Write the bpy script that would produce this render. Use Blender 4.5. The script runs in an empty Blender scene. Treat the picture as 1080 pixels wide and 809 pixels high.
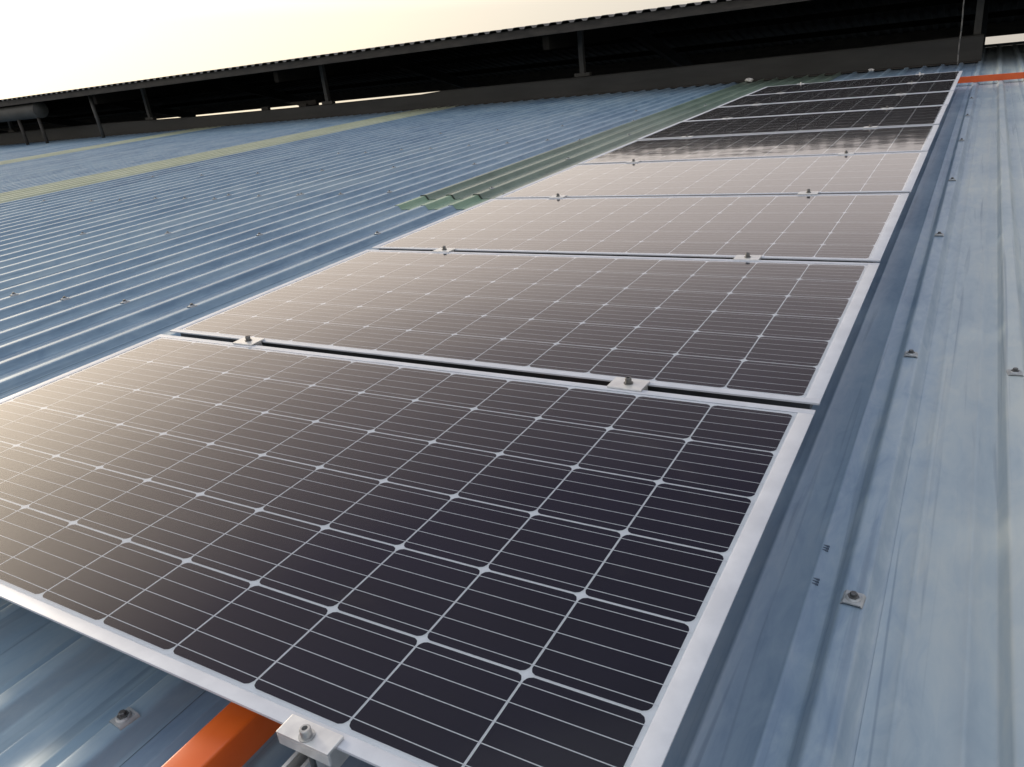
import bpy, bmesh, math, random
from mathutils import Matrix, Vector
random.seed(7)
PI = math.pi
SC = bpy.context.scene
COL = SC.collection

# ------------------------------------------------------------------ camera
# everything is laid out in ROOF coordinates (u across, v up the slope, z off the
# roof) and turned by the roof's pitch into the world
PITCH = math.radians(5.7)
TILT = Matrix.Rotation(PITCH, 4, 'X')
BASE = Matrix.Translation((0, 0, 7.0))          # the roof is 7 m above the ground
WORLD = BASE @ TILT

cam_data = bpy.data.cameras.new('camera')
cam = bpy.data.objects.new('camera', cam_data); COL.objects.link(cam)
R0 = (0.86470624, 0.48968523, -0.11176538)
R1 = (0.10586093, -0.39519648, -0.91247641)
R2 = (-0.49099551, 0.77719246, -0.3935674)
cm = Matrix(((R0[0], -R1[0], -R2[0], 0.2163), (R0[1], -R1[1], -R2[1], -1.4183),
             (R0[2], -R1[2], -R2[2], 0.6954), (0, 0, 0, 1)))
cam.matrix_world = WORLD @ cm
cam_data.sensor_width = 36; cam_data.lens = 811.1 / 1080 * 36
cam_data.clip_start = 0.02; cam_data.clip_end = 5000
SC.camera = cam

# ------------------------------------------------------------------ sky, sun, exposure
SUN_EL, SUN_AZ = math.radians(20), math.radians(80)      # azimuth to the left of the slope line
w = bpy.data.worlds.new('World'); SC.world = w; w.use_nodes = True
nt = w.node_tree; nt.nodes.clear()
sky = nt.nodes.new('ShaderNodeTexSky'); sky.sky_type = 'NISHITA'; sky.sun_disc = False
sky.sun_elevation = SUN_EL; sky.sun_rotation = -SUN_AZ
sky.air_density = 1.2; sky.dust_density = 3.0; sky.ozone_density = 1.0; sky.altitude = 0
def wmath(op, a, b):
    x = nt.nodes.new('ShaderNodeMath'); x.operation = op
    for i_, v_ in enumerate((a, b)):
        if isinstance(v_, (int, float)): x.inputs[i_].default_value = v_
        else: nt.links.new(v_, x.inputs[i_])
    return x.outputs[0]
def wvec(op, a, b):
    x = nt.nodes.new('ShaderNodeVectorMath'); x.operation = op
    for i_, v_ in enumerate((a, b)):
        if isinstance(v_, tuple): x.inputs[i_].default_value = v_
        else: nt.links.new(v_, x.inputs[i_])
    return x.outputs[0]
# thick evening haze: bright and creamy in the lower sky, strongest round the veiled sun,
# thinner halfway up, pale blue fill light added overhead and behind
tcw = nt.nodes.new('ShaderNodeTexCoord'); nrm = wvec('NORMALIZE', tcw.outputs['Generated'], (0, 0, 0))
sx = nt.nodes.new('ShaderNodeSeparateXYZ'); nt.links.new(nrm, sx.inputs[0])
rp = nt.nodes.new('ShaderNodeValToRGB'); nt.links.new(sx.outputs[2], rp.inputs[0])
el = rp.color_ramp.elements
STOPS = [(0.0, (0.58, 0.53, 0.465)), (0.135, (0.69, 0.63, 0.56)), (0.21, (1.13, 1.04, 0.96)), (0.32, (1.04, 0.94, 0.895)), (0.43, (0.53, 0.475, 0.495)),
         (0.60, (0.15, 0.135, 0.215)), (0.78, (0.20, 0.205, 0.30)), (1.0, (1.15, 1.26, 1.36))]
for _ in range(len(STOPS)-2): el.new(0.5)
for e_, (p_, c_) in zip(el, STOPS): e_.position = p_; e_.color = (*c_, 1)
dt = nt.nodes.new('ShaderNodeVectorMath'); dt.operation = 'DOT_PRODUCT'; nt.links.new(nrm, dt.inputs[0])
dt.inputs[1].default_value = (-math.sin(SUN_AZ)*math.cos(SUN_EL), math.cos(SUN_AZ)*math.cos(SUN_EL), math.sin(SUN_EL))
dpos = wmath('MAXIMUM', dt.outputs['Value'], 0.0)
az_g = wmath('POWER', dpos, 3.0)
def triple(v, c):
    x = nt.nodes.new('ShaderNodeCombineXYZ')
    for i_, k_ in enumerate(c): nt.links.new(wmath('MULTIPLY', v, k_), x.inputs[i_])
    return x.outputs[0]
HAZE = 10.0
tot = wvec('MULTIPLY', rp.outputs[0], wvec('ADD', triple(az_g, (1.22*HAZE, 1.11*HAZE, 0.80*HAZE)), (0.82*HAZE, 0.82*HAZE, 0.82*HAZE)))
tot = wvec('ADD', tot, triple(wmath('POWER', dpos, 28.0), (11.0, 9.8, 6.8)))
behind = wmath('MULTIPLY', wmath('MAXIMUM', wmath('SUBTRACT', 0.0, sx.outputs[1]), 0.0), wmath('MAXIMUM', sx.outputs[2], 0.0))  # added fill light from the unseen sky behind the camera
tot = wvec('ADD', tot, triple(behind, (9.0, 10.5, 12.0)))
tot = wvec('ADD', tot, wvec('MULTIPLY', sky.outputs[0], (0.10, 0.10, 0.10)))
bg = nt.nodes.new('ShaderNodeBackground'); bg.inputs[1].default_value = 0.10
ow = nt.nodes.new('ShaderNodeOutputWorld')
nt.links.new(tot, bg.inputs[0]); nt.links.new(bg.outputs[0], ow.inputs[0])

sd = bpy.data.lights.new('sun', 'SUN'); sd.energy = 1.5; sd.angle = math.radians(12); sd.color = (1.0, 0.86, 0.68)
sun = bpy.data.objects.new('sun', sd); COL.objects.link(sun)
sdir = Vector((-math.sin(SUN_AZ) * math.cos(SUN_EL), math.cos(SUN_AZ) * math.cos(SUN_EL), math.sin(SUN_EL)))
sun.rotation_euler = sdir.to_track_quat('Z', 'Y').to_euler(); sun.location = (-30, 10, 25)

SC.view_settings.view_transform = 'Standard'; SC.view_settings.look = 'None'
SC.view_settings.gamma = 1; SC.view_settings.use_curve_mapping = False
SC.view_settings.exposure = 0.22

# ------------------------------------------------------------------ helpers
class MB:
    """collects shapes, links them as ONE mesh object"""
    def __init__(s): s.bm = bmesh.new()
    def face(s, pts, mi=0):
        f = s.bm.faces.new([s.bm.verts.new(p) for p in pts]); f.material_index = mi; return f
    def box(s, x0, x1, y0, y1, z0, z1, mi=0, bev=0.0, seg=2):
        t = bmesh.new()
        bmesh.ops.create_cube(t, size=1)
        for v in t.verts:
            v.co = Vector(((x0+x1)/2 + v.co.x*(x1-x0), (y0+y1)/2 + v.co.y*(y1-y0), (z0+z1)/2 + v.co.z*(z1-z0)))
        if bev: bmesh.ops.bevel(t, geom=t.edges[:], offset=bev, segments=seg, affect='EDGES', profile=0.6)
        s.merge(t, mi)
    def merge(s, t, mi=0, M=None):
        mp = {}
        for v in t.verts: mp[v] = s.bm.verts.new(M @ v.co if M else v.co)
        for f in t.faces:
            try: g = s.bm.faces.new([mp[v] for v in f.verts]); g.material_index = mi; g.smooth = f.smooth
            except ValueError: pass
        t.free()
    def tube(s, a, b, r, n=12, mi=0, r2=None, caps=True, smooth=True):
        a, b = Vector(a), Vector(b); d = (b-a).normalized()
        x = d.orthogonal().normalized(); y = d.cross(x); r2 = r if r2 is None else r2
        A = [s.bm.verts.new(a + (x*math.cos(2*PI*i/n) + y*math.sin(2*PI*i/n))*r) for i in range(n)]
        B = [s.bm.verts.new(b + (x*math.cos(2*PI*i/n) + y*math.sin(2*PI*i/n))*r2) for i in range(n)]
        for i in range(n):
            f = s.bm.faces.new((A[i], A[(i+1) % n], B[(i+1) % n], B[i])); f.smooth = smooth; f.material_index = mi
        if caps:
            f = s.bm.faces.new(A[::-1]); f.material_index = mi
            f = s.bm.faces.new(B); f.material_index = mi
    def lathe(s, prof, n=20, c=(0, 0), mi=0):
        rings = []
        for r, z in prof:
            rings.append([s.bm.verts.new((c[0]+r*math.cos(2*PI*i/n), c[1]+r*math.sin(2*PI*i/n), z)) for i in range(n)])
        for k in range(len(rings)-1):
            for i in range(n):
                f = s.bm.faces.new((rings[k][i], rings[k][(i+1) % n], rings[k+1][(i+1) % n], rings[k+1][i])); f.smooth = False; f.material_index = mi
        f = s.bm.faces.new(rings[-1]); f.material_index = mi
        f = s.bm.faces.new(rings[0][::-1]); f.material_index = mi
    def sweep(s, prof, ys, zf=None, mi=0, thick=0.0, smooth=True):
        """profile points (u,z) drawn along v at ys"""
        rows = [[s.bm.verts.new((u, y, z + (zf(u, y) if zf else 0))) for (u, z) in prof] for y in ys]
        for k in range(len(ys)-1):
            for i in range(len(prof)-1):
                f = s.bm.faces.new((rows[k][i], rows[k][i+1], rows[k+1][i+1], rows[k+1][i])); f.smooth = smooth; f.material_index = mi
    def build(s, name, mats, parent=None, auto=None):
        me = bpy.data.meshes.new(name); s.bm.normal_update(); s.bm.to_mesh(me); s.bm.free()
        for m in (mats if isinstance(mats, (list, tuple)) else [mats]): me.materials.append(m)
        o = bpy.data.objects.new(name, me); COL.objects.link(o)
        if parent is not None: o.parent = parent
        if auto: me.set_sharp_from_angle(angle=math.radians(auto))
        return o

def place(o, p=(0, 0, 0), rz=0, extra=None):
    M = WORLD @ Matrix.Translation(p) @ Matrix.Rotation(rz, 4, 'Z')
    if extra: M = M @ extra
    o.matrix_world = M
def tag(o, label, cat, group=None, kind=None):
    if label: o['label'] = label
    if cat: o['category'] = cat
    if group: o['group'] = group
    if kind: o['kind'] = kind
    return o
def thing(name, label, cat, p=(0, 0, 0), rz=0, group=None, extra=None):
    o = bpy.data.objects.new(name, None); COL.objects.link(o); o.empty_display_size = 0.1
    place(o, p, rz, extra); return tag(o, label, cat, group)
def copy_tree(root, label, p, rz=0, extra=None):
    r = root.copy(); COL.objects.link(r); place(r, p, rz, extra); r['label'] = label
    def rec(src, dst):
        for ch in list(src.children):
            c = ch.copy(); COL.objects.link(c); c.parent = dst; rec(ch, c)
    rec(root, r); return r

# ------------------------------------------------------------------ materials
def mat(name, col, rough=0.5, metal=0.0, spec=0.5, coat=0.0):
    m = bpy.data.materials.new(name); m.use_nodes = True
    b = m.node_tree.nodes['Principled BSDF']
    b.inputs['Base Color'].default_value = (*col, 1); b.inputs['Roughness'].default_value = rough
    b.inputs['Metallic'].default_value = metal; b.inputs['Specular IOR Level'].default_value = spec
    b.inputs['Coat Weight'].default_value = coat
    return m
class NT:
    def __init__(s, m): s.t = m.node_tree; s.b = s.t.nodes['Principled BSDF']
    def n(s, typ, **k):
        x = s.t.nodes.new(typ)
        for a, v in k.items(): setattr(x, a, v)
        return x
    def l(s, a, b): s.t.links.new(a, b)
    def coords(s, scale, loc=(0, 0, 0)):
        tc = s.n('ShaderNodeTexCoord'); mp = s.n('ShaderNodeMapping')
        mp.inputs['Scale'].default_value = scale; mp.inputs['Location'].default_value = loc
        s.l(tc.outputs['Object'], mp.inputs['Vector']); return mp.outputs[0]
    def noise(s, vec, scale=1, detail=4, rough=0.55, dist=0.0):
        x = s.n('ShaderNodeTexNoise'); x.inputs['Scale'].default_value = scale; x.inputs['Detail'].default_value = detail
        x.inputs['Roughness'].default_value = rough; x.inputs['Distortion'].default_value = dist
        s.l(vec, x.inputs['Vector']); return x.outputs[0]
    def ramp(s, fac, stops):
        x = s.n('ShaderNodeValToRGB'); e = x.color_ramp.elements
        while len(e) < len(stops): e.new(0.5)
        for i, (p, c) in enumerate(stops):
            e[i].position = p; e[i].color = (*c, 1) if len(c) == 3 else c
        s.l(fac, x.inputs[0]); return x.outputs[0]
    def mix(s, fac, a, b, blend='MIX'):
        x = s.n('ShaderNodeMix', data_type='RGBA', blend_type=blend)
        for i, v in ((0, fac), (6, a), (7, b)):
            if isinstance(v, (int, float)): x.inputs[i].default_value = v
            elif isinstance(v, tuple): x.inputs[i].default_value = (*v, 1)
            else: s.l(v, x.inputs[i])
        return x.outputs[2]
    def math(s, op, a, b=0.0, c=0.0):
        x = s.n('ShaderNodeMath', operation=op)
        for i, v in enumerate((a, b, c)):
            if isinstance(v, (int, float)): x.inputs[i].default_value = v
            else: s.l(v, x.inputs[i])
        return x.outputs[0]
    def bump(s, h, strength=0.2, dist=0.01):
        x = s.n('ShaderNodeBump'); x.inputs['Strength'].default_value = strength; x.inputs['Distance'].default_value = dist
        s.l(h, x.inputs['Height']); return x.outputs[0]

def roof_metal(name, c_lo, c_mid, c_hi, metal=0.35, rough=0.36, beyond_shade=None):
    m = mat(name, c_mid, rough, metal, 0.5); k = NT(m)
    streak = k.noise(k.coords((9, 0.5, 9)), 1.0, 5, 0.6, 0.4)
    blot = k.noise(k.coords((1.6, 1.1, 1.6), (3, 7, 1)), 1.5, 5, 0.62, 0.3)
    fine = k.noise(k.coords((26, 8, 26)), 1.0, 4, 0.65, 0.8)
    f = k.math('ADD', k.math('MULTIPLY', streak, 0.32), k.math('ADD', k.math('MULTIPLY', blot, 0.42), k.math('MULTIPLY', fine, 0.26)))
    oi = k.n('ShaderNodeObjectInfo')
    f = k.math('ADD', f, k.math('MULTIPLY', k.math('SUBTRACT', oi.outputs['Random'], 0.5), 0.06 if beyond_shade else 0.10))
    c = k.ramp(f, [(0.37, c_lo), (0.5, c_mid), (0.64, c_hi)])
    if beyond_shade:                    # panels' shade put into the colour: darker beside them, paler beyond
        c2 = k.ramp(f, [(0.37, beyond_shade[0]), (0.5, beyond_shade[1]), (0.64, beyond_shade[2])])
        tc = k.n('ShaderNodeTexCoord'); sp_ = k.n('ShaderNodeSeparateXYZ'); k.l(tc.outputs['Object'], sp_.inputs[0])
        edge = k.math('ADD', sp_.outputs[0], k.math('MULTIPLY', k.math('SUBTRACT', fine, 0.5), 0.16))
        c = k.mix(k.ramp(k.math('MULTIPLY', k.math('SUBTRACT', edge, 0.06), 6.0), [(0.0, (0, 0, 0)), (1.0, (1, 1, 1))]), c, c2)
    # narrow water stains along the fall
    st = k.noise(k.coords((38, 0.8, 38), (5, 0, 0)), 1.0, 3, 0.5, 1.2)
    c = k.mix(k.ramp(st, [(0.60, (0, 0, 0)), (0.72, (0.45, 0.45, 0.45))]), c, tuple(x*0.62 for x in c_lo))
    k.l(c, k.b.inputs['Base Color'])
    k.l(k.math('ADD', rough - 0.06, k.math('MULTIPLY', blot, 0.12)), k.b.inputs['Roughness'])
    wav = k.noise(k.coords((2.2, 0.9, 2.2), (1, 1, 4)), 1.0, 2, 0.5)
    k.l(k.bump(k.math('ADD', wav, k.math('MULTIPLY', fine, 0.05)), 0.12, 0.008), k.b.inputs['Normal'])
    return m
M_roof = roof_metal('blue_painted_steel', (0.15, 0.230, 0.315), (0.235, 0.328, 0.408), (0.33, 0.415, 0.465), 0.14, 0.42)
M_mid = roof_metal('blue_steel_with_panel_shade', (0.18, 0.26, 0.36), (0.268, 0.352, 0.443), (0.365, 0.44, 0.50), 0.18, 0.44,
                   beyond_shade=((0.27, 0.345, 0.40), (0.36, 0.43, 0.465), (0.46, 0.505, 0.495)))
M_green = roof_metal('green_fibreglass', (0.11, 0.15, 0.115), (0.155, 0.205, 0.16), (0.21, 0.265, 0.21), 0.0, 0.34)
M_lap = roof_metal('green_fibreglass_over_steel', (0.14, 0.22, 0.15), (0.19, 0.29, 0.20), (0.25, 0.35, 0.25), 0.0, 0.36)
M_yel = roof_metal('yellow_green_fibreglass', (0.36, 0.38, 0.26), (0.42, 0.44, 0.31), (0.48, 0.50, 0.37), 0.0, 0.5)

def noisy(name, a, b, scale, rough=0.5, metal=0.0, bump=0.15, lo=0.35, hi=0.65, str_=(1, 1, 1), spec=0.5):
    m = mat(name, a, rough, metal, spec); k = NT(m)
    n = k.noise(k.coords(str_), scale, 5, 0.6, 0.2)
    k.l(k.ramp(n, [(lo, a), (hi, b)]), k.b.inputs['Base Color'])
    k.l(k.math('ADD', rough - 0.08, k.math('MULTIPLY', n, 0.16)), k.b.inputs['Roughness'])
    if bump: k.l(k.bump(n, bump, 0.004), k.b.inputs['Normal'])
    return m
M_frame = noisy('anodised_frame', (0.49, 0.51, 0.55), (0.57, 0.59, 0.63), 14, 0.45, 0.15, 0.02)
M_alu = noisy('aluminium', (0.62, 0.62, 0.61), (0.74, 0.74, 0.72), 30, 0.34, 0.55, 0.03)
M_zinc = noisy('zinc_plated_steel', (0.34, 0.35, 0.35), (0.52, 0.52, 0.51), 60, 0.38, 0.7, 0.05)
M_mark = noisy('scraped_paint', (0.10, 0.13, 0.18), (0.15, 0.19, 0.24), 60, 0.6)
M_foam = noisy('dirty_green_foam', (0.03, 0.04, 0.03), (0.05, 0.065, 0.05), 30, 0.9)
M_head = noisy('dull_dark_bolt', (0.09, 0.09, 0.09), (0.17, 0.17, 0.165), 60, 0.4, 0.6, 0.05)
M_wash = noisy('weathered_washer', (0.30, 0.32, 0.33), (0.44, 0.45, 0.45), 50, 0.5, 0.4, 0.1)
M_rubber = noisy('black_rubber', (0.012, 0.012, 0.012), (0.03, 0.03, 0.03), 40, 0.7)
M_sheet = noisy('white_backsheet', (0.86, 0.86, 0.87), (0.90, 0.90, 0.91), 9, 0.5)
M_rib = mat('silver_ribbon', (0.82, 0.82, 0.84), 0.5, 0.0)
M_or = noisy('orange_paint', (0.66, 0.105, 0.010), (0.74, 0.135, 0.016), 7, 0.33, 0.0, 0.05)
M_or2 = noisy('red_orange_paint', (0.52, 0.075, 0.012), (0.62, 0.10, 0.018), 7, 0.4, 0.0, 0.05)
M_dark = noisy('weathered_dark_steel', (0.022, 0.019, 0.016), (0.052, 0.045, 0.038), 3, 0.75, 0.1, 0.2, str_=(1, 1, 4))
M_under = noisy('shade_dark_underside', (0.009, 0.008, 0.0068), (0.016, 0.0145, 0.012), 2, 0.9, 0.0, 0.1, spec=0.1)  # shade under the canopy put into the colour
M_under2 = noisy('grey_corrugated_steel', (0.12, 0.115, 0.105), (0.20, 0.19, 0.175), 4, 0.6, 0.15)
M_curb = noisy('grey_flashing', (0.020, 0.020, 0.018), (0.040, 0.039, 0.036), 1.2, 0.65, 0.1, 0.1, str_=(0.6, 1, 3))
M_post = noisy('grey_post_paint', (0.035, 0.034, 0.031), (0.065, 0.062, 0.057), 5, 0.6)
M_tank = noisy('dull_tank_paint', (0.030, 0.030, 0.027), (0.055, 0.055, 0.05), 3, 0.7)
M_wall = noisy('wall_sheeting', (0.25, 0.29, 0.32), (0.33, 0.36, 0.38), 0.8, 0.6)
M_ground = noisy('dry_earth', (0.10, 0.10, 0.085), (0.15, 0.15, 0.125), 0.06, 0.9)
M_rag = noisy('pale_rag', (0.6, 0.58, 0.54), (0.75, 0.73, 0.7), 40, 0.8)

# silicon cells: near black blue with slight cell-to-cell variation
M_cell = mat('silicon_cell', (0.008, 0.008, 0.018), 0.6, 0.0, 0.03); k = NT(M_cell)
n1 = k.noise(k.coords((5, 5, 5)), 1.0, 3, 0.5)
k.l(k.ramp(n1, [(0.35, (0.0022, 0.0022, 0.0090)), (0.65, (0.0042, 0.0040, 0.0150))]), k.b.inputs['Base Color'])

# cover glass: clear sheet, a textured (blurred) mirror on top of it and a thin film of dust
M_glass = bpy.data.materials.new('dusty_cover_glass'); M_glass.use_nodes = True
k = NT(M_glass); k.t.nodes.remove(k.b); out = [n for n in k.t.nodes if n.type == 'OUTPUT_MATERIAL'][0]
fr = k.n('ShaderNodeFresnel'); fr.inputs['IOR'].default_value = 1.52
tr = k.n('ShaderNodeBsdfTransparent'); tr.inputs[0].default_value = (0.97, 0.975, 0.97, 1)
g1 = k.n('ShaderNodeBsdfGlossy'); g1.inputs['Roughness'].default_value = 0.07; g1.inputs[0].default_value = (0.98, 0.965, 1.0, 1)
g2 = k.n('ShaderNodeBsdfGlossy'); g2.inputs['Roughness'].default_value = 0.36
df = k.n('ShaderNodeBsdfDiffuse'); df.inputs[0].default_value = (0.55, 0.50, 0.44, 1)
wv = k.noise(k.coords((1.3, 2.0, 1)), 2.0, 2, 0.5)
mic = k.noise(k.coords((90, 90, 90)), 1.0, 2, 0.5)
bp = k.bump(wv, 0.12, 0.01)
for g in (g1, g2): k.l(bp, g.inputs['Normal'])
gm = k.n('ShaderNodeMixShader'); gm.inputs[0].default_value = 0.06
k.l(g1.outputs[0], gm.inputs[1]); k.l(g2.outputs[0], gm.inputs[2])
mx = k.n('ShaderNodeMixShader'); k.l(fr.outputs[0], mx.inputs[0]); k.l(tr.outputs[0], mx.inputs[1]); k.l(gm.outputs[0], mx.inputs[2])
du = k.noise(k.coords((1.7, 1.2, 1)), 1.6, 6, 0.65, 0.5)
dust = k.math('ADD', k.math('MULTIPLY', k.ramp(du, [(0.35, (0, 0, 0)), (0.75, (1, 1, 1))]), 0.012), 0.006)
smu = k.noise(k.coords((2.6, 3.4, 1), (4, 2, 0)), 1.0, 5, 0.6, 1.4)        # wiped smears and dried water
dust = k.math('ADD', dust, k.math('MULTIPLY', k.ramp(smu, [(0.60, (0, 0, 0)), (0.70, (1, 1, 1))]), 0.03))
lw = k.n('ShaderNodeLayerWeight'); lw.inputs[0].default_value = 0.5     # a film of dust covers more at a grazing view
dust = k.math('MINIMUM', k.math('DIVIDE', k.math('MULTIPLY', dust, 0.28), k.math('MAXIMUM', k.math('SUBTRACT', 1.0, lw.outputs['Facing']), 0.22)), 0.5)
dm = k.n('ShaderNodeMixShader'); k.l(dust, dm.inputs[0]); k.l(mx.outputs[0], dm.inputs[1]); k.l(df.outputs[0], dm.inputs[2])
k.l(dm.outputs[0], out.inputs['Surface'])

# ------------------------------------------------------------------ ground
g = MB(); g.face([(-3000, -3000, 0), (3000, -3000, 0), (3000, 3000, 0), (-3000, 3000, 0)])
go = g.build('ground', M_ground); tag(go, 'flat dry earth around the shed', 'ground', kind='structure')

# ------------------------------------------------------------------ the ribbed roof
Z_TOP, RIB_H = -0.150, 0.028
Z_PAN = Z_TOP - RIB_H
V0, V_RIDGE = -6.0, 15.5
ribs = [0.1225 + 0.2293*i for i in range(38, -13, -1)]          # right end .. u=-2.629
u = ribs[-1]
while u > -46: u -= 0.2175; ribs.append(u)
ribs = ribs[::-1]                                               # left to right
def rib_pts(c, z0=Z_PAN, dz=0.0):
    a = [(-0.036, 0.0), (-0.033, 0.0010), (-0.030, 0.0040), (-0.0215, 0.0215), (-0.019, 0.0252), (-0.0155, 0.0274), (-0.0115, 0.028),
         (0.0115, 0.028), (0.0155, 0.0274), (0.019, 0.0252), (0.0215, 0.0215), (0.034, 0.0040), (0.038, 0.0010), (0.041, 0.0)]
    return [(c + x, z0 + z + dz) for x, z in a]
def pan_pts(c0, c1, z0=Z_PAN, dz=0.0):
    p = []
    for c in (c0 + 0.079, c1 - 0.070):
        p += [(c + x, z0 + z + dz) for x, z in ((-0.007, 0), (-0.0035, 0.0022), (0, 0.003), (0.0035, 0.0022), (0.007, 0))]
    return p
def sheet_profile(i0, i1, dz=0.0, lead=False):
    pr = []
    if lead: pr += rib_pts(ribs[i0], dz=dz)
    else: pr.append((ribs[i0] + 0.041, Z_PAN + dz))
    for i in range(i0 + 1, i1 + 1):
        pr += pan_pts(ribs[i-1], ribs[i], dz=dz) + rib_pts(ribs[i], dz=dz)
    return pr

shed = thing('metal_shed', 'long low shed with blue ribbed steel roof carrying the solar panels', 'shed', (0, 0, 0))
vs = [V0 + (V_RIDGE - V0)*i/36 for i in range(37)]
def sag(u, v):            # hardly visible unevenness of long sheets
    return 0.0006*math.sin(1.7*v + 0.9*u) + 0.0006*math.sin(0.61*v - 2.3*u)
nr = len(ribs); nsheet = 0
def near_rib(u_): return min(range(nr), key=lambda j: abs(ribs[j]-u_))
# sheets of three or four ribs so that there are fewer than a hundred, each lapping the next
brk = near_rib(0.1225); bounds = [brk]
while bounds[0] > 0: bounds.insert(0, max(0, bounds[0] - 4))
while bounds[-1] < nr - 1: bounds.append(min(nr - 1, bounds[-1] + (2 if len(bounds) % 2 else 3)))
for i0, i1 in zip(bounds, bounds[1:]):
    mb = MB(); mb.sweep(sheet_profile(i0, i1, dz=0.0009*(nsheet % 2), lead=(i0 == 0)), vs, sag)
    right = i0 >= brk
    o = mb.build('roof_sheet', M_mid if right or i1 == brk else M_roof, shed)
    if right: o['label'] = 'paler grey green roof sheet right of the panels, beyond their painted-in shade'
    nsheet += 1
# far slope, falling away behind the ridge
FALL = math.tan(2*PITCH)
mb = MB()
mb.face([(-46, V_RIDGE, Z_PAN+0.01), (9, V_RIDGE, Z_PAN+0.01), (9, V_RIDGE+14, Z_PAN - 14*FALL), (-46, V_RIDGE+14, Z_PAN - 14*FALL)])
mb.build('far_roof_slope', M_roof, shed)
mb = MB()
for (ya, za, yb, zb) in ((V_RIDGE-0.25, Z_TOP+0.004, V_RIDGE, Z_TOP+0.03), (V_RIDGE, Z_TOP+0.03, V_RIDGE+0.25, Z_TOP-0.03)):
    mb.face([(-46, ya, za), (9, ya, za), (9, yb, zb), (-46, yb, zb)])
mb.build('ridge_cap', M_roof, shed)
# walls under the eaves (vertical in the world, so sheared back from the tilted roof)
def down(u_, v_, z_):     # point on the ground below a roof point, in roof coordinates
    P = WORLD @ Vector((u_, v_, z_)); P.z = -0.05; return tuple(WORLD.inverted() @ P)
mb = MB(); zz = Z_PAN - 0.05
crn = [(-45.5, V0+0.4, zz), (8.6, V0+0.4, zz), (8.6, V_RIDGE, zz), (8.6, V_RIDGE+13.5, zz-13.5*FALL), (-45.5, V_RIDGE+13.5, zz-13.5*FALL), (-45.5, V_RIDGE, zz)]
for a, b in zip(crn, crn[1:] + crn[:1]): mb.face([a, b, down(*b), down(*a)])
mb.build('wall', M_wall, shed)

# translucent sheets in the roof
def skylight(ua, ub, va, vb, m, label):
    ia, ib = near_rib(ua), near_rib(ub)
    n = 24; ys = [va + (vb-va)*j/n for j in range(n+1)]
    mb = MB(); mb.sweep(sheet_profile(ia, ib, dz=0.006, lead=True), ys, sag)
    o = mb.build('skylight_sheet', m, shed); o['label'] = label; return ia, ib
ia, ib = skylight(-3.06, -1.71, 2.93, 13.0, M_green, 'dark green translucent roof sheet beside the panel row')
lap = MB(); lap.sweep(sheet_profile(ia, ib, dz=0.0035, lead=True), [2.62, 2.78, 2.94], sag)
o = lap.build('skylight_lap', M_lap, shed); o['label'] = 'light green end lap of the translucent sheet'
for j in range(ia, ib + 1):                  # dark foam closures where the clear part begins
    mb = MB(); c = ribs[j]
    pts = [(c-0.040, Z_PAN+0.004), (c-0.0215, Z_TOP+0.0095), (c+0.0215, Z_TOP+0.0095), (c+0.045, Z_PAN+0.004)]
    f = [(x, 2.925, z) for x, z in pts]; b = [(x, 2.935, z) for x, z in pts]
    mb.face(f); mb.face(b[::-1])
    for q in range(3): mb.face([f[q], b[q], b[q+1], f[q+1]])
    mb.build('foam_closure', M_foam, shed)
skylight(-9.6, -8.75, V0 + 0.3, 13.2, M_yel, 'pale yellow green translucent roof sheet, nearer of the two long strips')
skylight(-16.4, -15.5, V0 + 0.3, 13.2, M_yel, 'pale yellow green translucent roof sheet, farther of the two long strips')

# roofing screws with saddle washers on the ribs
sad = MB()
prof = [(-0.0175, -0.0085), (-0.0155, -0.001), (-0.0125, 0.0022), (0.0125, 0.0022), (0.0155, -0.001), (0.0175, -0.0085)]
for z1, z2 in ((0, 0),):
    top = [[sad.bm.verts.new((x, y, z + 0.0018)) for x, z in prof] for y in (-0.0155, 0.0155)]
    bot = [[sad.bm.verts.new((x, y, z - 0.0004)) for x, z in prof] for y in (-0.0155, 0.0155)]
    for q in range(5):
        sad.bm.faces.new((top[0][q], top[0][q+1], top[1][q+1], top[1][q]))
        sad.bm.faces.new((top[0][q+1], top[0][q], bot[0][q], bot[0][q+1]))
        sad.bm.faces.new((top[1][q], top[1][q+1], bot[1][q+1], bot[1][q]))
    for e, r in ((0, 1), (5, -1)):
        sad.bm.faces.new((top[0][e], top[1][e], bot[1][e], bot[0][e])[::r])
sad0 = sad.build('saddle_washer', M_wash, shed)
rb = MB(); rb.lathe([(0.0118, 0.0036), (0.0118, 0.0046), (0.0098, 0.0070)], 18)
rub0 = rb.build('screw_flange', M_wash, sad0)
hd = MB(); hd.lathe([(0.0088, 0.0072), (0.0088, 0.0086), (0.0055, 0.0088), (0.0055, 0.0135), (0.0045, 0.0142)], 6)
scr0 = hd.build('screw_head', M_head, sad0)
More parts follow.
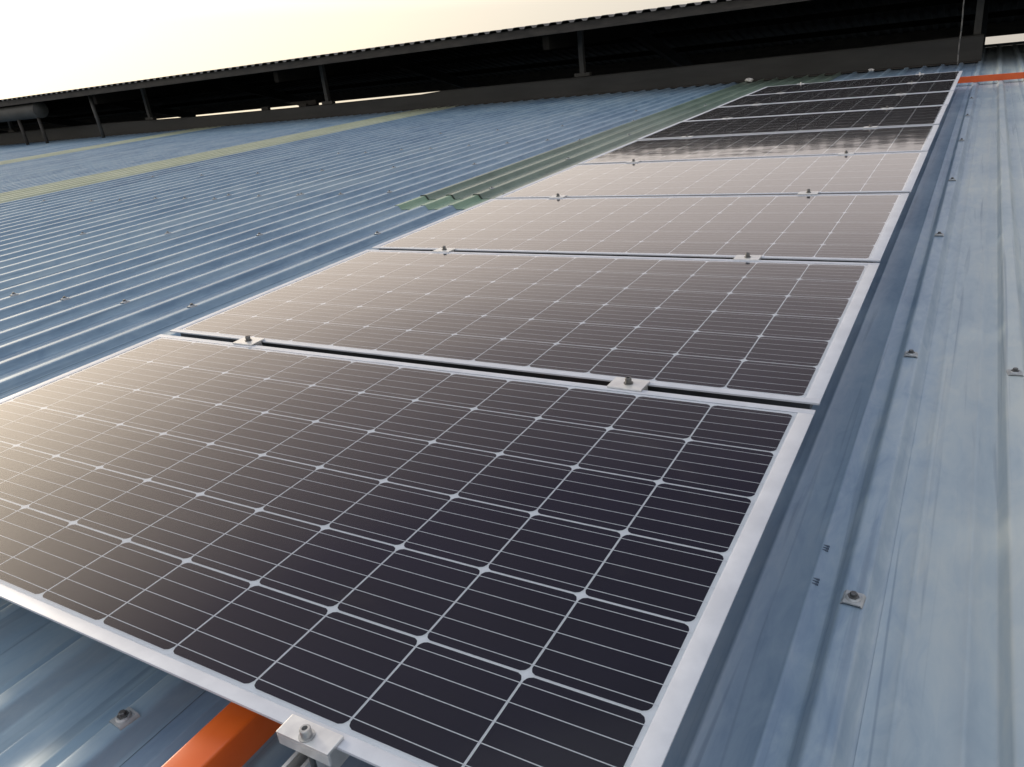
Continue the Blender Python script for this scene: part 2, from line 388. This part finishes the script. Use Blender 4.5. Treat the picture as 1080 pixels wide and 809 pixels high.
LEFT = [(-3.933, .556), (-3.485, .562), (-3.056, .585), (-2.629, .607), (-5.244, 1.769), (-4.413, 1.823), (-5.685, 3.004),
        (-5.23, 2.958), (-6.163, 3.031), (-6.523, 2.973), (-6.956, 2.97), (-7.875, 3.017), (-3.484, 1.818), (-2.638, 1.88),
        (-4.373, 3.052), (-4.30, 3.086), (-3.931, 3.057), (-3.515, 3.105), (-4.818, 3.046), (-5.219, 3.111), (-5.237, 4.275),
        (-4.339, 4.283), (-6.123, 4.261), (-5.653, 5.458), (-5.257, 5.549), (-3.525, 5.672), (-3.957, 5.62),
        (-4.366, 5.573), (-3.455, 4.293), (-4.745, 5.491), (-2.988, 5.494), (-2.596, 5.662), (-2.612, 3.132), (-2.571, 4.338),
        (-6.12, 5.5), (-7.0, 4.27), (-7.83, 4.3), (-3.0, 6.9), (-3.9, 6.9), (-4.8, 6.9), (-5.7, 6.95), (-2.6, 8.1), (-3.45, 8.1), (-8.7, 3.0)]
RIGHT = [(.123, -.352), (.114, .694), (.114, 1.976), (.117, 3.115), (.11, 4.45), (.114, 5.745), (.36, .628), (-.798, -1.007), (.11, 7.0)]
first = True
for (a, b) in LEFT + RIGHT:
    c = ribs[near_rib(a)]
    if first: s_ = sad0; first = False
    else:
        s_ = sad0.copy(); COL.objects.link(s_); s_.parent = shed
        for ch in (rub0, scr0):
            d = ch.copy(); COL.objects.link(d); d.parent = s_
    onsky = (-3.2 < c < -1.6 and b > 2.6)
    s_.location = (c, b, Z_TOP + (0.006 if onsky else 0.0013) + sag(c, b)); s_.rotation_euler = (0, 0, random.uniform(-.12, .12))
# two thin rivet marks in the pan beside the nearest rib
for (a, b) in ((0.058, -0.20), (0.058, -0.30)):
    for q in range(3):
        mb = MB(); mb.box(a-0.005, a+0.005, b+q*0.007, b+q*0.007+0.0015, Z_PAN-0.001, Z_PAN+0.0034)
        mb.build('tool_mark', M_mark, shed)

# ------------------------------------------------------------------ roof frame steel
beam = thing('steel_beam', 'orange painted square steel beam running up the slope under the nearest panel', 'steel beam', (-0.551, 0, -0.115), extra=Matrix.Rotation(math.radians(0), 4, 'Z'))
mb = MB(); mb.box(-0.026, 0.026, -2.2, 8.2, 0, 0.053, bev=0.004, seg=3); mb.build('tube', M_or, beam, 40)
for vv in (-1.75, -0.35, 1.6, 3.6, 5.6, 7.6):
    mb = MB(); mb.box(-0.10, 0.10, vv-0.03, vv+0.03, -0.0340, -0.0005, bev=0.002); mb.build('packer', M_zinc, beam)
xb = thing('steel_beam', 'red orange steel beam lying across the ribs at the far end of the panel row', 'steel beam', (0, 8.62, -0.148))
mb = MB()
# lipped channel, open towards the ridge
for (y0, y1, z0, z1) in ((-0.025, -0.022, 0.0, 0.060), (-0.0218, 0.025, 0.0, 0.003), (-0.0218, 0.025, 0.057, 0.060)):
    mb.box(-0.10, 4.6, y0, y1, z0, z1)
mb.build('channel', M_or2, xb)

def make_rail(u_, label):
    r = thing('mounting_rail', label, 'rail', (u_, 0, -0.094))
    mb = MB()
    # top-hat rail: two lips, two webs, floor
    for (x0, x1, z0, z1) in ((-0.0135, -0.0080, 0.049, 0.052), (0.0080, 0.0135, 0.049, 0.052), (-0.0135, -0.0115, 0.0025, 0.0488),
                             (0.0115, 0.0135, 0.0025, 0.0488), (-0.0135, 0.0135, 0, 0.0024)):
        mb.box(x0, x1, -1.42, 8.42, z0, z1, bev=0.0006, seg=1)
    for (x0, x1) in ((-0.0092, -0.0080), (0.0080, 0.0092)):
        mb.box(x0, x1, -1.42, 8.42, 0.040, 0.0487)
    mb.build('rail_profile', M_alu, r)
    for vv in (-0.6, 0.6, 1.8, 3.0, 4.3, 5.5, 6.8, 8.0):
        mb = MB(); mb.box(-0.11, 0.11, vv-0.025, vv+0.025, -0.0545, -0.0005, bev=0.002); mb.build('rail_foot', M_zinc, r)
    return r
make_rail(-0.402, 'slotted aluminium rail under the panels, its open end below the near clamp')
make_rail(-1.585, 'slotted aluminium rail under the left half of the panels')

# ------------------------------------------------------------------ solar panels
P, MU, MV = 0.1585, 0.0344, 0.0254
W, H = 2*MU + 12*P, 2*MV + 6*P
GAP = 0.0314
TH = 0.035
names = ['nearest', 'second', 'third', 'fourth', 'fifth', 'sixth', 'seventh', 'eighth', 'ninth and farthest']
desc = ['nearest solar panel, black cells showing every white busbar line up close',
        'second solar panel up the roof, brown grey with sky glare',
        'third solar panel up the roof, pale beige with sky glare',
        'fourth solar panel up the roof, pale beige next to the green roof sheet end',
        'fifth solar panel up the roof, last pale one before the blurred eave reflection',
        'sixth solar panel up the roof, first black one past the eave reflection',
        'seventh solar panel up the roof, black, third from the far end',
        'eighth solar panel up the roof, black, next to the farthest one',
        'farthest solar panel, black, ending beside the orange cross beam']
pan = thing('solar_panel', desc[0], 'solar panel', (0, -H, 0), group='solar panels in a row up the roof')
LX, LY = 0.0290, 0.0190           # width of the frame's top on the short and the long sides
M_skirt = noisy('dark_frame_side', (0.035, 0.037, 0.042), (0.06, 0.062, 0.068), 14, 0.5, 0.3, 0.02)  # recessed frame sides, darker than the top bars
fm = MB(); TL = 0.0032
def frame_bar(x0, x1, y0, y1): fm.box(x0, x1, y0, y1, -TL, 0, bev=0.0007, seg=2)
fm.box(-W, 0, 0, LY, -0.0045, 0, bev=0.0008, seg=2); frame_bar(-W, 0, H-LY, H)
frame_bar(-W, -W+LX, LY+0.0002, H-LY-0.0002); frame_bar(-LX, 0, LY+0.0002, H-LY-0.0002)
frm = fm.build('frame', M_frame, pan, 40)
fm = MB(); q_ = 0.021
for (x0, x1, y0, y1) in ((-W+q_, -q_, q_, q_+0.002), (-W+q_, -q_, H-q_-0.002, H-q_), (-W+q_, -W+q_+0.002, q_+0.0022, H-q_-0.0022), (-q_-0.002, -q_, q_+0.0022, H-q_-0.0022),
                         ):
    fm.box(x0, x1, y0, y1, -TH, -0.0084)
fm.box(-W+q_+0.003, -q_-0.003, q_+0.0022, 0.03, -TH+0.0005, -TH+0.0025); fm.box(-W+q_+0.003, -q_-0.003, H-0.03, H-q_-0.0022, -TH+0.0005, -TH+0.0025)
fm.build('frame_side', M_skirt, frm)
bs = MB(); e_ = 0.012
bs.face([(-W+e_, e_, -0.0023), (-e_, e_, -0.0023), (-e_, H-e_, -0.0023), (-W+e_, H-e_, -0.0023)])
bs.face([(-W+e_, e_, -0.0082), (-W+e_, H-e_, -0.0082), (-e_, H-e_, -0.0082), (-e_, e_, -0.0082)])
bs.build('backsheet', M_sheet, pan)
ce = MB(); CG = 0.0017; CH = 0.0090
for c in range(12):
    for r in range(6):
        x1 = -MU - c*P - CG; x0 = x1 - P + 2*CG; y0 = MV + r*P + CG*1.2; y1 = y0 + P - 2.4*CG
        pts = []
        for (cx, cy, a0) in ((x1, y1, 0), (x0, y1, 90), (x0, y0, 180), (x1, y0, 270)):
            sx = 1 if cx == x1 else -1; sy = 1 if cy == y1 else -1
            # pseudo-square: corner cut by an arc of the wafer's circle
            a = [(cx, cy - sy*CH), (cx - sx*CH*0.27, cy - sy*CH*0.44), (cx - sx*CH*0.44, cy - sy*CH*0.27), (cx - sx*CH, cy)]
            if sx*sy < 0: a = a[::-1]
            pts += a
        ce.face([(x, y, -0.0019) for x, y in pts])
ce.build('cell_grid', M_cell, pan)
bb = MB()
for r in range(6):
    for q in range(5):
        y = MV + r*P + P*(q + 0.5)/5
        bb.face([(-W+MU-0.004, y-0.0007, -0.0015), (-MU+0.004, y-0.0007, -0.0015), (-MU+0.004, y+0.0007, -0.0015), (-W+MU-0.004, y+0.0007, -0.0015)])
bb.build('busbar_ribbons', M_rib, pan)
gl = MB(); gl.face([(-W+LX-0.002, LY-0.002, -0.0008), (-LX+0.002, LY-0.002, -0.0008), (-LX+0.002, H-LY+0.002, -0.0008), (-W+LX-0.002, H-LY+0.002, -0.0008)])
gl.build('cover_glass', M_glass, pan)
jb = MB(); jb.box(-W/2-0.06, -W/2+0.06, H-0.16, H-0.06, -0.028, -0.0086, bev=0.003); jb.build('junction_box', M_rubber, pan)
# every panel sits a hair differently on its rails
JIT = [(0, 0), (0.05, 0.0), (-0.04, 0.03), (0.05, -0.04), (-0.10, 0.02), (0.02, 0.05), (-0.05, 0), (0.04, 0.03), (0, 0)]
for k_ in range(1, 9):
    jx, jy = JIT[k_]
    du_ = (0, .0015, -.001, .002, 0, -.002, .001, 0, .0015)[k_]
    ext = Matrix.Rotation(math.radians(jx), 4, 'X') @ Matrix.Rotation(math.radians(jy), 4, 'Y')
    copy_tree(pan, desc[k_], (du_, -H + k_*(H+GAP), 0.0), extra=ext)

# ------------------------------------------------------------------ clamps
def socket_bolt(parent, z0, big=1.0):
    b = MB()
    ro, ri, h = 0.0067*big, 0.0036*big, 0.0125*big
    b.lathe([(0.0098*big, z0), (0.0098*big, z0+0.0016)], 20)                     # washer
    n = 20
    def ring(r, z): return [b.bm.verts.new((r*math.cos(2*PI*i/n), r*math.sin(2*PI*i/n), z)) for i in range(n)]
    rs = [ring(ro, z0+0.0017), ring(ro, z0+h-0.001), ring(ro-0.0008, z0+h), ring(ri, z0+h), ring(ri, z0+h-0.006)]
    for q in range(4):
        for i in range(n):
            f = b.bm.faces.new((rs[q][i], rs[q][(i+1) % n], rs[q+1][(i+1) % n], rs[q+1][i])); f.smooth = q in (0,)
    b.bm.faces.new(rs[4])
    return b.build('socket_bolt', M_head if big > 1 else M_zinc, parent)  # mid clamp bolts darker, their backlit look put into the colour
mid = thing('mid_clamp', '', 'clamp', (0, 0, 0), group='mid clamps between neighbouring panels')
mb = MB(); mb.box(-0.040, 0.040, -0.0265, 0.0265, 0.0006, 0.0046, bev=0.0008)
mb.box(-0.040, 0.040, -0.0115, 0.0115, -0.022, 0.0003, bev=0.0006)
mb.build('plate', M_alu, mid); socket_bolt(mid, 0.0047, 1.08)
ordn = ['nearest', 'second', 'third', 'fourth', 'fifth', 'sixth', 'seventh', 'eighth', 'farthest']
fst = True
for k_ in range(8):
    v_ = GAP/2 + k_*(H+GAP)
    for side, u_ in (('left', -1.585), ('right', -0.390)):
        lb = f'aluminium clamp in the {side} clamp line, bridging the {ordn[k_]} and {ordn[k_+1]} panels'
        rz = random.uniform(-.04, .04)
        if fst: place(mid, (u_, v_, 0), rz); mid['label'] = lb; fst = False
        else: copy_tree(mid, lb, (u_ + random.uniform(-.006, .006), v_, 0), rz)
endc = thing('end_clamp', 'silver end clamp with socket bolt on the near edge of the nearest panel', 'clamp', (-0.378, -H, 0))
mb = MB(); mb.box(-0.040, 0.040, -0.0155, 0.0125, 0.0006, 0.0048, bev=0.0008)
mb.box(-0.040, 0.040, -0.0155, -0.0118, -0.0145, 0.0003, bev=0.0006)
mb.box(-0.020, 0.020, -0.0038, -0.0008, -0.0300, 0.0003, bev=0.0004)
mb.build('plate', M_alu, endc); socket_bolt(endc, 0.0049, 1.0)
sh = MB(); sh.tube((0, -0.0078, -0.05), (0, -0.0078, 0.0), 0.0035, 10); sh.build('bolt_shank', M_head, endc)
bolt = [o for o in endc.children if o.name.startswith('socket_bolt')][0]; bolt.location = (0, -0.0055, 0)
for side, u_ in (('left', -1.585), ('right', -0.390)):
    copy_tree(endc, f'silver end clamp in the {side} clamp line at the far edge of the farthest panel', (u_, -H + 9*H + 8*GAP, 0), PI)

# ------------------------------------------------------------------ raised ridge roof (jack roof)
EV, EZ = 11.0, 1.06           # near eave
AV, AZ = 15.2, 1.10           # apex
FV, FZ = 19.0, 0.06           # far eave
UL, UR = -46.0, 10.0
jack = thing('ridge_canopy', 'raised dark corrugated canopy over the ridge at the top of the roof', 'roof canopy', (0, EV, 0))
pitch_c = 0.228
prof = []; uu = UL
while uu < UR:
    for fx, fz in ((0, 0), (0.30, 0), (0.40, 0.030), (0.46, 0.036), (0.84, 0.036), (0.90, 0.030)):
        prof.append((uu + fx*pitch_c, fz))
    uu += pitch_c
prof.append((uu, 0))
def canopy_sheet(va, za, vb, zb, thick, name, m):
    mb = MB()
    L = [(va, za), (vb, zb)]
    for dz in (0, -thick):
        rows = [[mb.bm.verts.new((x, v_ - EV, z_ + z + dz)) for x, z in prof] for v_, z_ in L]
        if dz == 0: top = rows
        else: bot = rows
        for q in range(len(prof)-1):
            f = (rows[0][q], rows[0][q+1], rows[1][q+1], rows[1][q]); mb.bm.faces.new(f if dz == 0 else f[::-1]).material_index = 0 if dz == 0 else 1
    for q in range(len(prof)-1):
        mb.bm.faces.new((bot[0][q], bot[0][q+1], top[0][q+1], top[0][q]))
        mb.bm.faces.new((top[1][q], top[1][q+1], bot[1][q+1], bot[1][q]))
    return mb.build(name, m, jack)
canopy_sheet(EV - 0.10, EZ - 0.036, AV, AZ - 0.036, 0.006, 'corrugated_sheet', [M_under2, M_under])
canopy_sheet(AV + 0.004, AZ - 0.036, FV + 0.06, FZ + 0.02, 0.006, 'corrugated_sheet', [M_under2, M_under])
mb = MB(); mb.box(UL, UR, AV-EV-0.2, AV-EV+0.2, AZ+0.012, AZ+0.016); mb.build('ridge_cap', M_under2, jack)
mb = MB(); mb.box(UL, UR, -0.03, 0.03, EZ-0.175, EZ-0.044, bev=0.004); mb.build('eave_purlin', M_dark, jack)
mb = MB(); mb.box(UL, UR, FV-EV-0.03, FV-EV+0.03, FZ-0.20, FZ+0.062, bev=0.004); mb.build('eave_purlin', M_dark, jack)
for vv in (12.3, 13.6, 14.9):
    zz = EZ + (AZ-EZ)*(vv-EV)/(AV-EV)
    mb = MB(); mb.box(UL, UR, vv-EV-0.03, vv-EV+0.03, zz-0.17, zz-0.05); mb.build('purlin', M_under, jack)
for vv in (16.4, 17.7):
    zz = AZ + (FZ-AZ)*(vv-AV)/(FV-AV)
    mb = MB(); mb.box(UL, UR, vv-EV-0.03, vv-EV+0.03, zz-0.17, zz-0.06); mb.build('purlin', M_under, jack)
def bar(mb, a, b, wx, wn):
    a, b = Vector(a), Vector(b); d = (b-a).normalized(); x = Vector((1, 0, 0)); x = (x - d*x.dot(d)).normalized(); n_ = d.cross(x)
    A = [a + x*sx*wx/2 + n_*sn*wn/2 for sx, sn in ((-1, -1), (1, -1), (1, 1), (-1, 1))]
    B = [p + (b-a) for p in A]
    mb.face(A[::-1]); mb.face(B)
    for q in range(4): mb.face([A[q], A[(q+1) % 4], B[(q+1) % 4], B[q]])
RAFT = [-43.9, -37.6, -31.3, -25.0, -18.85, -12.55, -6.22, 0.06, 6.35]
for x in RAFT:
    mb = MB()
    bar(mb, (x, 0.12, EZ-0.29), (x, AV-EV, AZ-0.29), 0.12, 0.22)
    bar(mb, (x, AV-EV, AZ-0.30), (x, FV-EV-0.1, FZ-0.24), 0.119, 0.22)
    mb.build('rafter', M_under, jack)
def zc(u_):   # top of the upstand
    T = [(-46, .19), (-22.3, .175), (-19.2, .160), (-18.0, .128), (-16.3, .108), (-13, .098), (-9.7, .112), (-9.0, .150), (-5.5, .150), (-1.8, .168), (0.13, .189)]
    for (a, za), (b, zb) in zip(T, T[1:]):
        if a <= u_ <= b: return za + (zb-za)*(u_-a)/(b-a)
    return .19
# posts carry the rafters behind / on the upstand
for x in (-43.9, -37.6, -31.3, -25.0, -18.45, -12.28, -6.10, 0.04, 6.35):
    mb = MB(); zb = Z_PAN - 0.02
    mb.box(x-0.045, x+0.045, 1.20, 1.29, zb, EZ-0.16, bev=0.006)
    if x < -6: mb.box(x-0.15, x+0.15, 1.19, 1.30, zb, zc(x)+0.055)
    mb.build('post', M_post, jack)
for x in RAFT:
    mb = MB(); mb.box(x-0.05, x+0.05, FV-EV-0.4, FV-EV-0.3, -1.2, FZ-0.1); mb.build('post', M_dark, jack)
# stub blocks and a hanging gusset that break the light slit
for x, hgt in ((-14.25, 0.07), (-13.05, 0.05)):
    mb = MB(); mb.box(x-0.11, x+0.11, 1.22, 1.30, 0.0, zc(x)+hgt); mb.build('packing_block', M_dark, jack)
mb = MB()
tri = [(-13.9, 0.20), (-12.95, 0.20), (-12.95, 0.10), (-13.45, 0.10)]
mb.face([(x, 1.6, z) for x, z in tri]); mb.face([(x, 1.56, z) for x, z in tri][::-1])
for q in range(4):
    a, b = tri[q], tri[(q+1) % 4]; mb.face([(a[0], 1.6, a[1]), (a[0], 1.56, a[1]), (b[0], 1.56, b[1]), (b[0], 1.6, b[1])])
mb.build('gusset', M_dark, jack)
mb = MB(); mb.tube((-19.29, 0.30, 0.97), (-19.22, 0.30, Z_PAN), 0.045, 10); mb.build('brace', M_post, jack)

# grey upstand below the canopy
cur = thing('roof_upstand', 'long grey metal upstand along the roof below the dark canopy', 'upstand', (0, 12.0, 0))
us = [-46, -38, -30, -22.3, -19.2, -18, -16.3, -13, -9.7, -9.0, -5.5, -1.8, 0.13]
mb = MB()
sec = lambda u_: [(0.0, Z_PAN-0.03), (0.0, zc(u_)-0.03), (0.012, zc(u_)-0.006), (0.03, zc(u_)), (0.17, zc(u_)), (0.17, Z_PAN-0.03)]
rows = [[mb.bm.verts.new((x, y, z)) for y, z in sec(x)] for x in us]
for q in range(len(us)-1):
    for j in range(5): mb.bm.faces.new((rows[q][j], rows[q+1][j], rows[q+1][j+1], rows[q][j+1]))
mb.bm.faces.new(rows[-1]); mb.bm.faces.new(rows[0][::-1])
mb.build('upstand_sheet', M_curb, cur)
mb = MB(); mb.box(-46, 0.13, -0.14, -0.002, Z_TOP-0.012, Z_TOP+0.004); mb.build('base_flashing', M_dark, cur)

# ------------------------------------------------------------------ tank on legs at the far left
tank = thing('water_tank', 'grey horizontal cylinder on thin legs at the far left under the canopy eave', 'tank', (-23.0, 11.2, Z_PAN))
mb = MB()
L0, L1, zc_, r_ = -5.0, 1.55, 0.87, 0.20
mb.tube((L0, 0, zc_), (L1, 0, zc_), r_, 24)
mb.tube((L1, 0, zc_), (L1+0.05, 0, zc_), r_*1.04, 24); mb.tube((L1+0.05, 0, zc_), (L1+0.12, 0, zc_), r_*1.0, 24, r2=r_*0.55)
mb.build('barrel', M_tank, tank, 40)
for x in (-4.0, -2.6, -1.0, 0.55, 1.5):
    mb = MB(); mb.tube((x-0.05, -0.05, 0.70), (x+0.03, -0.08, 0.0), 0.045, 8); mb.build('leg', M_dark, tank)

# ------------------------------------------------------------------ wire, rags
wr = MB(); pts = [(-0.139 + 0.004*math.sin(q*1.7), 11.3, 1.0 - q*1.15/8) for q in range(9)]
for a, b in zip(pts, pts[1:]): wr.tube(a, b, 0.009, 8)
wo = wr.build('hanging_cable', M_under2); place(wo); tag(wo, 'thin grey cable hanging from the canopy to the top of the panel row', 'cable')
def rag(p, s, label):
    t = bmesh.new(); bmesh.ops.create_icosphere(t, subdivisions=2, radius=s)
    for v in t.verts: v.co = Vector((v.co.x*1.3, v.co.y, v.co.z*0.7)) * random.uniform(0.75, 1.2)
    m_ = MB(); m_.merge(t); o = m_.build('rag', M_rag); place(o, p); tag(o, label, 'rag')
rag((-3.0, 11.72, Z_PAN+0.05), 0.05, 'small white scrap by the upstand above the green roof sheet')
rag((-1.25, 11.72, Z_PAN+0.04), 0.035, 'smaller white scrap by the upstand above the farthest panel')
